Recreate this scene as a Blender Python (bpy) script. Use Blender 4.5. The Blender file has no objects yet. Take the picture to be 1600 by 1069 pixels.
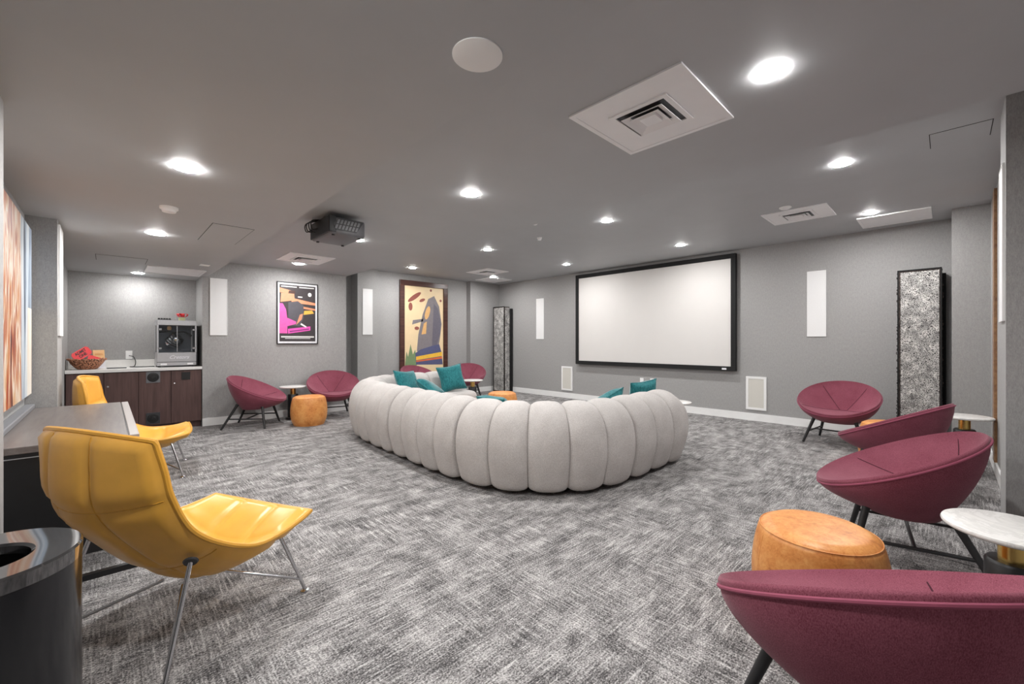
import bpy, bmesh, math, random
from math import sin, cos, pi, radians as R, sqrt
from mathutils import Vector, Matrix
random.seed(7)
S = bpy.context.scene
COL = S.collection

# ---------------------------------------------------------------- camera, world, exposure
cd = bpy.data.cameras.new('camera'); cam = bpy.data.objects.new('camera', cd); COL.objects.link(cam)
cd.sensor_fit = 'HORIZONTAL'; cd.sensor_width = 36.0
cd.lens = 656.0 * 36.0 / 1600.0
cd.clip_start = 0.02
cam.location = (0, 0, 1.25)
cam.rotation_euler = (R(90), 0, R(46 - 90))
S.camera = cam
w = bpy.data.worlds.new('world'); S.world = w; w.use_nodes = True
w.node_tree.nodes['Background'].inputs[0].default_value = (0.5, 0.5, 0.52, 1)
w.node_tree.nodes['Background'].inputs[1].default_value = 0.3
S.view_settings.view_transform = 'Standard'
S.view_settings.look = 'None'
S.view_settings.gamma = 1.0
S.view_settings.use_curve_mapping = False
S.view_settings.exposure = 3.12
LAMP = 80.0          # emission strength of each downlight diffuser

# ---------------------------------------------------------------- materials
def srgb(r, g, b):
    f = lambda c: (c / 255 / 12.92) if c / 255 <= 0.04045 else ((c / 255 + 0.055) / 1.055) ** 2.4
    return (f(r), f(g), f(b), 1)

class NT:
    def __init__(s, name, col=(0.5, 0.5, 0.5, 1), rough=0.6, metal=0.0, spec=0.5):
        s.m = bpy.data.materials.new(name); s.m.use_nodes = True
        s.t = s.m.node_tree; s.b = s.t.nodes['Principled BSDF']
        s.b.inputs['Base Color'].default_value = col
        s.b.inputs['Roughness'].default_value = rough
        s.b.inputs['Metallic'].default_value = metal
        s.b.inputs['Specular IOR Level'].default_value = spec
    def n(s, t, **k):
        o = s.t.nodes.new(t)
        for a, v in k.items(): setattr(o, a, v)
        return o
    def l(s, a, b): s.t.links.new(a, b)
    def coords(s, scale=(1, 1, 1), rot=(0, 0, 0), loc=(0, 0, 0)):
        if not hasattr(s, 'tc'): s.tc = s.n('ShaderNodeTexCoord')
        mp = s.n('ShaderNodeMapping'); mp.inputs['Scale'].default_value = scale
        mp.inputs['Rotation'].default_value = rot; mp.inputs['Location'].default_value = loc
        s.l(s.tc.outputs['Object'], mp.inputs[0]); return mp.outputs[0]
    def noise(s, scale=5, detail=3, rough=0.5, co=None, dist=0):
        o = s.n('ShaderNodeTexNoise'); o.inputs['Scale'].default_value = scale
        o.inputs['Detail'].default_value = detail; o.inputs['Roughness'].default_value = rough
        o.inputs['Distortion'].default_value = dist
        s.l(co if co else s.coords(), o.inputs['Vector']); return o.outputs[0]
    def ramp(s, fac, stops, mode='LINEAR'):
        o = s.n('ShaderNodeValToRGB'); o.color_ramp.interpolation = mode; e = o.color_ramp.elements
        while len(e) < len(stops): e.new(0.5)
        for q, (p, c) in zip(e, stops): q.position = p; q.color = c
        s.l(fac, o.inputs[0]); return o.outputs[0]
    def math(s, op, a, b=0.5):
        o = s.n('ShaderNodeMath', operation=op)
        for i, x in enumerate((a, b)):
            if hasattr(x, 'links'): s.l(x, o.inputs[i])
            else: o.inputs[i].default_value = x
        return o.outputs[0]
    def mix(s, f, a, b, mode='MIX'):
        o = s.n('ShaderNodeMix', data_type='RGBA', blend_type=mode)
        for k, x in ((0, f), (6, a), (7, b)):
            if hasattr(x, 'links'): s.l(x, o.inputs[k])
            else: o.inputs[k].default_value = x
        return o.outputs[2]
    def base(s, c): s.l(c, s.b.inputs['Base Color'])
    def bump(s, h, st=0.3, d=0.005):
        o = s.n('ShaderNodeBump'); o.inputs['Strength'].default_value = st; o.inputs['Distance'].default_value = d
        s.l(h, o.inputs['Height']); s.l(o.outputs[0], s.b.inputs['Normal'])

def gv(v): return (v, v, v, 1)
def plain(name, col, rough=0.5, metal=0.0, var=0.04, sc=30, spec=0.5):
    m = NT(name, col, rough, metal, spec)
    d = tuple(max(0, c * (1 - var)) for c in col[:3]) + (1,); e = tuple(min(1, c * (1 + var)) for c in col[:3]) + (1,)
    m.base(m.ramp(m.noise(sc, 3), [(0.3, d), (0.7, e)]))
    return m.m

def wallcover(name, col):
    m = NT(name, col, 0.75, 0, 0.3)
    fine = m.noise(1, 4, 0.6, m.coords((260, 260, 70)))
    dash = m.noise(1, 2, 0.5, m.coords((75, 75, 24)))
    f = m.math('ADD', m.math('MULTIPLY', fine, 0.72), m.math('MULTIPLY', dash, 0.28))
    lo = tuple(c * 0.85 for c in col[:3]) + (1,); hi = tuple(c * 1.15 for c in col[:3]) + (1,)
    m.base(m.ramp(f, [(0.36, lo), (0.64, hi)])); m.bump(f, 0.25, 0.002)
    return m.m

def carpet():
    m = NT('carpet', gv(0.2), 0.95, 0, 0.1)
    sx = m.noise(1, 3, 0.6, m.coords((6, 105, 1)))
    sy = m.noise(1, 3, 0.6, m.coords((105, 6, 1), loc=(3, 5, 0)))
    zone = m.noise(1, 2, 0.5, m.coords((1.3, 1.7, 1), loc=(1.3, 0, 0)))
    dens = m.noise(1, 8, 0.74, m.coords((4.5, 7.5, 1), loc=(7, 2, 0)))
    speck = m.noise(1, 3, 0.75, m.coords((120, 150, 1)))
    lx = m.ramp(sx, [(0.57, gv(0)), (0.66, gv(1))]); ly = m.ramp(sy, [(0.57, gv(0)), (0.66, gv(1))])
    w = m.ramp(zone, [(0.40, gv(0.15)), (0.60, gv(0.85))])
    lines = m.mix(w, lx, ly)
    v = m.math('ADD', m.math('MULTIPLY', speck, 0.66), m.math('MULTIPLY', dens, 0.40))
    v = m.math('ADD', v, m.math('MULTIPLY', m.mix(w, sx, sy), 0.34))
    c = m.ramp(v, [(0.57, srgb(48, 47, 48)), (0.655, srgb(96, 94, 94)), (0.735, srgb(156, 153, 152)), (0.85, srgb(214, 211, 209))])
    c = m.mix(m.math('MULTIPLY', lines, m.math('ADD', m.math('MULTIPLY', speck, 0.9), -0.08)), c, srgb(226, 224, 222))
    m.base(c); m.bump(m.math('ADD', speck, lines), 0.4, 0.003)
    return m.m

def fabric(name, col, hi, sc=140, bump=0.35, sheen=0.0):
    m = NT(name, col, 0.85, 0, 0.25)
    a = m.noise(1, 4, 0.65, m.coords((sc, sc, sc * 0.45))); b = m.noise(6, 3)
    f = m.math('ADD', m.math('MULTIPLY', a, 0.8), m.math('MULTIPLY', b, 0.2))
    m.base(m.ramp(f, [(0.35, col), (0.66, hi)])); m.bump(a, bump, 0.003)
    if sheen:
        m.b.inputs['Sheen Weight'].default_value = sheen; m.b.inputs['Sheen Roughness'].default_value = 0.4
    return m.m

def wood(name, c1, c2, rough=0.45, along=(2, 30, 30)):
    m = NT(name, c1, rough, 0, 0.4)
    m.base(m.ramp(m.noise(1, 5, 0.6, m.coords(along), 0.4), [(0.3, c1), (0.7, c2)])); return m.m

def emit(name, col, strength):
    m = NT(name, col, 0.5); m.b.inputs['Emission Color'].default_value = col; m.b.inputs['Emission Strength'].default_value = strength
    return m.m

def marble():
    m = NT('marble', srgb(232, 230, 226), 0.25)
    v = m.noise(5, 8, 0.65, m.coords((1, 1, 1)), 2.2)
    m.base(m.ramp(v, [(0.40, srgb(236, 234, 230)), (0.5, srgb(220, 218, 215)), (0.53, srgb(236, 234, 231)), (0.9, srgb(225, 223, 220))])); return m.m

def tan_leather():
    m = NT('tan_leather', srgb(214, 140, 76), 0.42, 0, 0.45)
    a = m.noise(9, 6, 0.65); b = m.noise(38, 5, 0.7, None, 1.5)
    f = m.math('ADD', m.math('MULTIPLY', a, 0.55), m.math('MULTIPLY', b, 0.45))
    m.base(m.ramp(f, [(0.30, srgb(170, 96, 45)), (0.46, srgb(212, 138, 72)), (0.6, srgb(228, 164, 96)), (0.8, srgb(196, 150, 110))]))
    m.bump(b, 0.15, 0.002); return m.m

def crackle():
    m = NT('silver_crackle', gv(0.5), 0.4)
    nz = m.n('ShaderNodeTexNoise'); nz.inputs['Scale'].default_value = 22; nz.inputs['Detail'].default_value = 3
    co = m.coords((1, 1, 1)); m.l(co, nz.inputs['Vector'])
    mx = m.mix(0.06, co, nz.outputs[1])
    vo = m.n('ShaderNodeTexVoronoi', feature='DISTANCE_TO_EDGE'); vo.inputs['Scale'].default_value = 72
    m.l(mx, vo.inputs['Vector'])
    lum = m.noise(1, 3, 0.6, m.coords((9, 9, 9)))
    light = m.ramp(lum, [(0.35, srgb(150, 148, 146)), (0.65, srgb(232, 230, 226))])
    k = m.ramp(vo.outputs['Distance'], [(0.09, gv(1)), (0.20, gv(0))])
    m.base(m.mix(k, srgb(48, 45, 44), light)); return m.m

def glass_pane():
    m = NT('clear_glass'); t = m.t
    tr = m.n('ShaderNodeBsdfTransparent'); tr.inputs[0].default_value = (0.93, 0.95, 0.96, 1)
    gl = m.n('ShaderNodeBsdfGlossy'); gl.inputs['Roughness'].default_value = 0.04
    fr = m.n('ShaderNodeFresnel'); fr.inputs[0].default_value = 1.45
    mx = m.n('ShaderNodeMixShader'); m.l(fr.outputs[0], mx.inputs[0]); m.l(tr.outputs[0], mx.inputs[1]); m.l(gl.outputs[0], mx.inputs[2])
    m.l(mx.outputs[0], t.nodes['Material Output'].inputs[0]); return m.m

def abstract_painting():
    m = NT('abstract_paint', gv(0.5), 0.4)
    sep = m.n('ShaderNodeSeparateXYZ'); m.l(m.coords(), sep.inputs[0])
    warp = m.noise(1, 4, 0.6, m.coords((1, 5, 0.9)), 0.6)
    t = m.math('ADD', m.math('DIVIDE', m.math('SUBTRACT', sep.outputs[1], 3.56), 1.27), m.math('MULTIPLY', m.math('SUBTRACT', warp, 0.5), 0.20))
    def brush(co, stops, loc):
        a = m.noise(1, 3, 0.55, m.coords(co, loc=loc), 0.35); b = m.noise(1, 4, 0.6, m.coords((1, 42, 2.2), loc=loc))
        return m.ramp(m.math('ADD', m.math('MULTIPLY', a, 0.78), m.math('MULTIPLY', b, 0.22)), stops)
    warm = brush((1, 7, 1.7), [(0.36, srgb(82, 46, 44)), (0.43, srgb(170, 84, 58)), (0.48, srgb(212, 150, 104)), (0.51, srgb(238, 228, 214)), (0.55, srgb(216, 170, 120)), (0.60, srgb(196, 108, 52)), (0.68, srgb(160, 62, 44))], (0, 0, 0))
    cool = brush((1, 6, 0.8), [(0.36, srgb(58, 64, 78)), (0.44, srgb(134, 150, 168)), (0.52, srgb(190, 202, 212)), (0.62, srgb(220, 224, 226))], (0, 4, 2))
    cream = brush((1, 5, 0.8), [(0.38, srgb(222, 204, 178)), (0.6, srgb(242, 238, 228))], (0, 9, 0))
    c = m.mix(m.ramp(t, [(0.54, gv(0)), (0.60, gv(1))]), warm, cool)
    c = m.mix(m.math('MULTIPLY', m.ramp(t, [(0.80, gv(0)), (0.84, gv(1))]), m.math('LESS_THAN', sep.outputs[2], 1.5)), c, cream)
    m.base(c); return m.m

def wicker():
    m = NT('wicker', srgb(150, 100, 60), 0.7)
    wv = m.n('ShaderNodeTexVoronoi'); wv.inputs['Scale'].default_value = 75; m.l(m.coords((1, 1, 1.3)), wv.inputs['Vector'])
    m.base(m.ramp(wv.outputs['Distance'], [(0.15, srgb(232, 184, 150)), (0.42, srgb(188, 122, 88)), (0.7, srgb(70, 38, 24))])); return m.m

def speaker_cloth(name, c):
    m = NT(name, c, 0.8); f = m.noise(1, 2, 0.5, m.coords((300, 300, 300)))
    m.base(m.ramp(f, [(0.3, tuple(x * 0.93 for x in c[:3]) + (1,)), (0.7, c)])); return m.m

M = {}
M['wall'] = wallcover('grey_wallcovering', srgb(161, 160, 159))
M['ceiling'] = plain('ceiling_paint', srgb(178, 180, 182), 0.55, 0, 0.02, 3, 0.35)
M['carpet'] = carpet()
M['white'] = plain('white_paint', srgb(240, 240, 239), 0.45, 0, 0.015, 8)
M['vent_white'] = plain('vent_white', srgb(242, 242, 243), 0.4, 0, 0.015, 8)
M['grille_white'] = speaker_cloth('speaker_white', srgb(238, 238, 238))
M['grille_cream'] = speaker_cloth('speaker_cream', srgb(214, 211, 203))
M['sofa'] = fabric('oatmeal_boucle', srgb(166, 161, 158), srgb(212, 208, 205), 280, 0.5)
M['wine'] = fabric('wine_fabric', srgb(110, 46, 62), srgb(156, 90, 106), 420, 0.2, 0.12)
M['wine_seam'] = plain('wine_seam', srgb(66, 18, 34), 0.9)
M['piping'] = plain('wine_piping', srgb(146, 70, 92), 0.8)
M['teal'] = fabric('teal_velvet', srgb(18, 86, 92), srgb(50, 132, 136), 60, 0.2, 0.5)
M['yellow'] = plain('yellow_leather', srgb(228, 170, 72), 0.34, 0, 0.05, 14)
M['yellow_trim'] = plain('yellow_trim', srgb(212, 154, 52), 0.4)
M['chrome'] = plain('chrome', srgb(205, 205, 208), 0.16, 1.0, 0.02)
M['black_wood'] = plain('black_stained_wood', srgb(34, 34, 36), 0.45, 0, 0.1)
M['tan'] = tan_leather()
M['marble'] = marble()
M['brass'] = plain('brass', srgb(226, 190, 116), 0.25, 1.0, 0.05)
M['black'] = plain('black_satin', srgb(22, 22, 24), 0.4, 0, 0.1)
M['matte_black'] = plain('matte_black', srgb(17, 17, 18), 0.8, 0, 0.1)
M['screen'] = plain('screen_fabric', srgb(216, 213, 210), 0.7, 0, 0.008, 4)
M['crackle'] = crackle()
M['fringe'] = fabric('brown_mesh', srgb(38, 32, 30), srgb(92, 82, 78), 60, 0.5)
M['darkwood'] = wood('espresso_wood', srgb(74, 54, 52), srgb(100, 76, 72), 0.4, (30, 30, 2))
M['framewood'] = wood('walnut_frame', srgb(58, 34, 30), srgb(88, 56, 48), 0.3)
M['quartz'] = plain('white_quartz', srgb(236, 235, 232), 0.25, 0, 0.02, 60)
M['desk'] = wood('grey_laminate', srgb(96, 90, 88), srgb(118, 111, 108), 0.32, (40, 3, 40))
M['deskedge'] = plain('desk_edge', srgb(150, 144, 141), 0.35)
M['black_lacquer'] = NT('dark_mirror_metal', srgb(112, 111, 112), 0.05, 0.9, 0.6).m
M['canface'] = NT('can_body_black', srgb(20, 20, 23), 0.16, 0, 0.5).m
M['steel'] = plain('brushed_steel', srgb(186, 187, 190), 0.35, 0.6, 0.05, 60)
M['glass'] = glass_pane()
M['paint'] = abstract_painting()
M['wicker'] = wicker()
M['red'] = plain('red_card', srgb(224, 62, 66), 0.5)
M['orange'] = plain('orange_card', srgb(244, 196, 142), 0.55)
M['paper'] = plain('white_paper', srgb(232, 232, 236), 0.6)
M['lime'] = plain('pale_green', srgb(206, 214, 160), 0.6)
M['projgrey'] = plain('projector_grey', srgb(104, 105, 109), 0.4)
M['greyplastic'] = plain('grey_plastic', srgb(126, 127, 131), 0.4)
M['darkplastic'] = plain('dark_plastic', srgb(52, 52, 55), 0.4)
M['lens'] = emit('lamp_diffuser', (1.0, 0.988, 0.975, 1), LAMP)
M['lens_dim'] = emit('lamp_diffuser_dim', (1.0, 0.988, 0.975, 1), LAMP * 0.40)
M['copper'] = wood('copper_wood', srgb(122, 86, 62), srgb(160, 124, 88), 0.35)
M['pinkwood'] = plain('pale_wood_edge', srgb(196, 158, 146), 0.5)
M['gap'] = plain('dark_gap', srgb(52, 50, 49), 0.9)
M['cabinet_dark'] = plain('popcorn_inside', srgb(96, 101, 110), 0.5)

# ---------------------------------------------------------------- mesh helpers
class MB:
    def __init__(s): s.v = []; s.f = []
    def add(s, vs, fs):
        n = len(s.v); s.v += [tuple(p) for p in vs]; s.f += [tuple(i + n for i in q) for q in fs]; return s
    def box(s, x0, x1, y0, y1, z0, z1):
        vs = [(x, y, z) for z in (z0, z1) for y in (y0, y1) for x in (x0, x1)]
        return s.add(vs, [(0, 2, 3, 1), (4, 5, 7, 6), (0, 1, 5, 4), (2, 6, 7, 3), (0, 4, 6, 2), (1, 3, 7, 5)])
    def rbox(s, x0, x1, y0, y1, z0, z1, b=0.006, seg=2):
        bm = bmesh.new(); bmesh.ops.create_cube(bm, size=1)
        for v in bm.verts: v.co = ((x0 + x1) / 2 + v.co.x * (x1 - x0), (y0 + y1) / 2 + v.co.y * (y1 - y0), (z0 + z1) / 2 + v.co.z * (z1 - z0))
        bmesh.ops.bevel(bm, geom=bm.edges[:], offset=b, segments=seg, affect='EDGES', profile=0.5)
        bm.verts.index_update()
        s.add([v.co[:] for v in bm.verts], [[v.index for v in f.verts] for f in bm.faces]); bm.free(); return s
    def lathe(s, prof, n=32, cx=0, cy=0, cz=0, cap=True):
        vs = []; fs = []; m = len(prof)
        for i in range(n):
            a = 2 * pi * i / n
            for r, z in prof: vs.append((cx + r * cos(a), cy + r * sin(a), cz + z))
        for i in range(n):
            j = (i + 1) % n
            for k in range(m - 1): fs.append((i * m + k, j * m + k, j * m + k + 1, i * m + k + 1))
        if cap:
            if prof[0][0] > 1e-5: fs.append(tuple(i * m for i in range(n))[::-1])
            if prof[-1][0] > 1e-5: fs.append(tuple(i * m + m - 1 for i in range(n)))
        return s.add(vs, fs)
    def tube(s, pts, r, n=10, closed=False, r1=None, caps=True):
        P = [Vector(p) for p in pts]; m = len(P); vs = []; fs = []; up = None
        for i, p in enumerate(P):
            if closed: t = P[(i + 1) % m] - P[i - 1]
            else: t = P[min(i + 1, m - 1)] - P[max(i - 1, 0)]
            t.normalize()
            if up is None: up = t.orthogonal().normalized()
            up = (up - t * up.dot(t)); up = up.normalized() if up.length > 1e-6 else t.orthogonal().normalized()
            q = t.cross(up); rr = r if r1 is None else r + (r1 - r) * i / (m - 1)
            for k in range(n):
                a = 2 * pi * k / n; vs.append(p + up * rr * cos(a) + q * rr * sin(a))
        for i in range(m if closed else m - 1):
            j = (i + 1) % m
            for k in range(n): fs.append((i * n + k, i * n + (k + 1) % n, j * n + (k + 1) % n, j * n + k))
        if not closed and caps: fs += [tuple(range(n))[::-1], tuple((m - 1) * n + k for k in range(n))]
        return s.add(vs, fs)
    def grid(s, rows, closed_u=False, closed_v=False):
        nr = len(rows); nc = len(rows[0]); vs = [p for r in rows for p in r]; fs = []
        for i in range(nr if closed_u else nr - 1):
            for j in range(nc if closed_v else nc - 1):
                a = i * nc + j; b = i * nc + (j + 1) % nc; c = ((i + 1) % nr) * nc + (j + 1) % nc; d = ((i + 1) % nr) * nc + j
                fs.append((a, b, c, d))
        return s.add(vs, fs)
    def poly(s, pts, d):
        """planar outline pts (3d list) extruded by vector d"""
        n = len(pts); d = Vector(d); a = [Vector(p) for p in pts]
        return s.add(a + [p + d for p in a], [tuple(range(n))[::-1], tuple(range(n, 2 * n))] + [(i, (i + 1) % n, n + (i + 1) % n, n + i) for i in range(n)])
    def xf(s, mat):
        s.v = [tuple(mat @ Vector(p)) for p in s.v]; return s
    def off(s, x, y, z): s.v = [(p[0] + x, p[1] + y, p[2] + z) for p in s.v]; return s
    def build(s, name, mat, parent=None, smooth=False, angle=40, loc=None):
        me = bpy.data.meshes.new(name); me.from_pydata(s.v, [], s.f); me.validate()
        bm = bmesh.new(); bm.from_mesh(me)
        bmesh.ops.remove_doubles(bm, verts=bm.verts, dist=1e-5); bmesh.ops.recalc_face_normals(bm, faces=bm.faces)
        if smooth:
            for f in bm.faces: f.smooth = True
            for e in bm.edges:
                if len(e.link_faces) == 2 and e.calc_face_angle(0) > R(angle): e.smooth = False
        bm.to_mesh(me); bm.free()
        me.materials.append(M[mat] if isinstance(mat, str) else mat)
        o = bpy.data.objects.new(name, me); COL.objects.link(o)
        if parent: o.parent = parent
        if loc: o.location = loc
        return o

def tag(o, label, cat, group=None):
    o['label'] = label; o['category'] = cat
    if group: o['group'] = group
    return o
def thing(name, label, cat, loc=(0, 0, 0), rz=0, group=None):
    o = bpy.data.objects.new(name, None); COL.objects.link(o); o.empty_display_size = 0.1
    o.location = loc; o.rotation_euler = (0, 0, rz); return tag(o, label, cat, group)
def struct(name, mb, mat, parent=None):
    o = mb.build(name, mat, parent)
    if not parent: o['kind'] = 'structure'
    return o
def children(o): return [c for c in COL.objects if c.parent == o]
def dup(root, loc, rz, label, scale=None):
    r = root.copy(); COL.objects.link(r); r.location = loc; r.rotation_euler = (0, 0, rz); r['label'] = label
    if scale: r.scale = scale
    for ch in children(root):
        c = ch.copy(); COL.objects.link(c); c.parent = r
        for g in children(ch):
            d = g.copy(); COL.objects.link(d); d.parent = c
    return r
def text_mb(txt, size, shear=0.0, depth=0.001, bold=0.0):
    cu = bpy.data.curves.new('lettering', 'FONT'); cu.body = txt; cu.size = size; cu.shear = shear; cu.extrude = depth; cu.offset = bold
    cu.align_x = 'CENTER'; cu.align_y = 'CENTER'
    o = bpy.data.objects.new('lettering', cu); COL.objects.link(o)
    dg = bpy.context.evaluated_depsgraph_get(); me = bpy.data.meshes.new_from_object(o.evaluated_get(dg))
    mb = MB(); mb.add([v.co[:] for v in me.vertices], [tuple(p.vertices) for p in me.polygons])
    bpy.data.objects.remove(o); bpy.data.curves.remove(cu); bpy.data.meshes.remove(me); return mb
def catmull(P, n):
    """P list of tuples -> n samples per span"""
    out = []; m = len(P)
    for i in range(m - 1):
        p0, p1, p2, p3 = P[max(i - 1, 0)], P[i], P[i + 1], P[min(i + 2, m - 1)]
        for k in range(n):
            t = k / n
            out.append(tuple(0.5 * ((2 * b) + (-a + c) * t + (2 * a - 5 * b + 4 * c - d) * t * t + (-a + 3 * b - 3 * c + d) * t ** 3) for a, b, c, d in zip(p0, p1, p2, p3)))
    out.append(tuple(P[-1])); return out

# ---------------------------------------------------------------- room shell
ZL, ZM, ZH = 2.22, 2.47, 2.75
struct('floor', MB().box(-1.2, 7.6, -1.1, 8.8, -0.1, 0), 'carpet')
c = MB().box(-1.2, 1.08, -1.1, 8.8, ZL, 3.0).box(1.08, 3.2, -1.1, 8.8, ZM, 3.0).box(3.2, 7.6, -1.1, 8.8, ZH, 3.0)
struct('ceiling', c, 'ceiling')
HW = 2.9
b = MB().box(-0.6, 1.02, 8.27, 8.8, 0, HW).box(1.02, 1.42, 7.66, 8.8, 0, HW).box(1.42, 3.17, 7.675, 8.8, 0, HW)
b.box(3.17, 3.617, 8.5, 8.8, 0, HW).box(3.617, 4.04, 8.2, 8.8, 0, HW).box(4.04, 6.455, 8.32, 8.8, 0, HW).box(6.455, 7.5, 8.16, 8.8, 0, HW)
struct('wall_back', b, 'wall')
struct('wall_right', MB().box(7.4, 7.6, -0.04, 8.8, 0, HW).box(6.85, 7.6, -1.1, -0.04, 0, HW), 'wall')
struct('wall_front', MB().box(4.3, 6.85, -1.1, -0.33, 0, HW).box(3.94, 4.3, -1.1, -0.25, 0, HW).box(-1.2, 3.94, -1.1, -0.9, 0, HW), 'wall')
struct('wall_left', MB().box(-1.2, -1.0, -0.9, 1.95, 0, HW).box(-1.2, -0.30, 1.95, 2.65, 0, HW).box(-1.2, -0.45, 2.65, 4.88, 0, HW)
       .box(-1.2, -0.28, 4.88, 5.36, 0, HW).box(-1.2, -0.38, 5.36, 8.8, 0, HW), 'wall')
BH = 0.115; T = 0.014
struct('baseboard_right', MB().box(7.4 - T, 7.4, -0.04, 8.16, 0, BH).box(6.85 - T, 6.85, -0.33, -0.04, 0, BH), 'white')
struct('baseboard_back', MB().box(1.02, 1.42, 7.66 - T, 7.66, 0, BH).box(1.42, 3.17, 7.675 - T, 7.675, 0, BH).box(3.617, 4.04, 8.2 - T, 8.2, 0, BH)
       .box(4.04, 6.455, 8.32 - T, 8.32, 0, BH).box(6.455 - T, 6.455, 8.16 - T, 8.32 - T, 0, BH).box(6.455, 7.4 - T, 8.16 - T, 8.16, 0, BH).box(3.17, 3.617, 8.5 - T, 8.5, 0, BH), 'white')
struct('baseboard_front', MB().box(4.3, 6.85 - T, -0.33, -0.33 + T, 0, BH), 'white')
# copper coloured timber edge on the right wall, floor to ceiling behind the pillar
t1 = struct('trim_1', MB().box(6.02, 6.20, -0.33, -0.31, BH, 2.70), 'copper')
t2 = struct('trim_2', MB().box(6.20, 6.26, -0.33, -0.318, BH, 2.70), 'pinkwood')

# ---------------------------------------------------------------- downlights
DL = [('main', 4.45, [0.615, 2.92, 5.18, 7.5], ZH), ('screen', 6.385, [0.617, 2.86, 5.10, 7.24], ZH), ('middle', 2.16, [0.552, 2.72, 4.885, 7.017], ZM), ('low', 0.32, [0.97, 2.94, 4.91, 7.9], ZL)]  # first low lamp is unseen, continues the row spacing, added for its light
DLAB = {('main', 0): 'round ceiling downlight in high ceiling above the burgundy chair at right of the group', ('main', 1): 'round downlight in high ceiling over the right arm of the sofa',
 ('main', 2): 'round downlight in high ceiling over the middle of the room, left of the small sprinkler', ('main', 3): 'round downlight in high ceiling just before the tall framed poster',
 ('screen', 0): 'warm round downlight beside the narrow white ceiling panel near the right column', ('screen', 1): 'round downlight above the middle of the projection screen',
 ('screen', 2): 'round downlight near the left top corner of the projection screen', ('screen', 3): 'round downlight between two white ceiling squares in the far corner',
 ('middle', 0): 'largest brightest round downlight, right of the big white ceiling vent', ('middle', 1): 'round downlight in the middle ceiling strip to the right of the projector',
 ('middle', 2): 'round downlight directly behind the lower corner of the projector', ('middle', 3): 'round downlight by the white vent above the pink and black poster',
 ('low', 0): 'unseen round downlight added for its light in the low ceiling above the viewer', ('low', 1): 'round downlight in the low ceiling nearest the viewer, upper left', ('low', 2): 'round downlight in the low ceiling beyond the smoke detector',
 ('low', 3): 'round downlight over the counter at the alcove back wall'}
for nm, x, ys, z in DL:
    for i, y in enumerate(ys):
        d = thing('downlight', DLAB[(nm, i)], 'ceiling light', (x, y, z), 0, 'recessed round downlights')
        MB().lathe([(0.050, 0), (0.066, 0), (0.066, -0.001), (0.063, -0.003), (0.056, -0.0035)], 36, cap=False).build('trim_ring', 'white', d, True)
        MB().lathe([(0.062, -0.0035), (0.062, -0.0045), (0.055, -0.0060), (0.030, -0.0075), (0.0, -0.008)], 28).build('diffuser', 'lens_dim' if (nm, i) == ('low', 3) else 'lens', d, True)

# ---------------------------------------------------------------- ceiling fittings
def vent(x0, x1, y0, y1, z, label, louvre=True, inner=0.21):
    cx, cy = (x0 + x1) / 2, (y0 + y1) / 2; t = thing('ceiling_vent', label, 'ceiling vent', (cx, cy, z), 0, 'square ceiling vents')
    hx, hy = (x1 - x0) / 2, (y1 - y0) / 2
    def ring(mb, ax, ay, bx, by, z0, z1):
        mb.box(-ax, ax, -ay, -by, z0, z1).box(-ax, ax, by, ay, z0, z1).box(-ax, -bx, -by, by, z0, z1).box(bx, ax, -by, by, z0, z1); return mb
    ring(MB(), hx, hy, hx - 0.028, hy - 0.028, -0.009, 0).build('frame', 'vent_white', t)
    MB().box(-hx + 0.028, hx - 0.028, -hy + 0.028, hy - 0.028, -0.006, 0).build('panel', 'vent_white', t)
    MB().box(-inner / 1.0, inner / 1.0, -inner, inner, -0.0075, -0.006).build('throat', 'darkplastic', t)
    for k in range(4):
        o = inner * (1 - k * 0.235); 
        # sloped square louvre
        mb = MB(); i2 = o - 0.035; z0, z1 = -0.0085, -0.026
        A = [(-o, -o, z1 if k else z0), (o, -o, z1 if k else z0), (o, o, z1 if k else z0), (-o, o, z1 if k else z0)]
        Bq = [(-i2, -i2, z0), (i2, -i2, z0), (i2, i2, z0), (-i2, i2, z0)]
        if k == 0: ring(mb, o + 0.012, o + 0.012, o - 0.014, o - 0.014, -0.014, -0.006)
        elif k == 3: mb.box(-o, o, -o, o, -0.024, -0.008)
        else:
            mb.add(A + Bq + [(p[0] * 1.0, p[1] * 1.0, p[2] + 0.003) for p in A] + [(p[0], p[1], p[2] + 0.001) for p in Bq],
                   [(i, (i + 1) % 4, 4 + (i + 1) % 4, 4 + i) for i in range(4)] + [(8 + i, 12 + i, 12 + (i + 1) % 4, 8 + (i + 1) % 4) for i in range(4)]
                   + [(i, 8 + i, 8 + (i + 1) % 4, (i + 1) % 4) for i in range(4)] + [(4 + i, 4 + (i + 1) % 4, 12 + (i + 1) % 4, 12 + i) for i in range(4)])
        mb.build('louvre', 'vent_white', t)
    return t
vent(1.795, 2.44, 0.80, 1.42, ZM, 'large white square air vent nearest the viewer, left of the brightest downlight', inner=0.15)
vent(1.79, 2.40, 6.18, 6.87, ZM, 'white square air vent above the pink and black poster', inner=0.15)
vent(5.57, 6.16, 0.90, 1.53, ZH, 'white square air vent near the screen wall at right, left of the narrow panel', inner=0.15)
vent(5.56, 6.15, 6.47, 7.18, ZH, 'white square air vent in the far corner, nearer of the two squares', inner=0.15)
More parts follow.
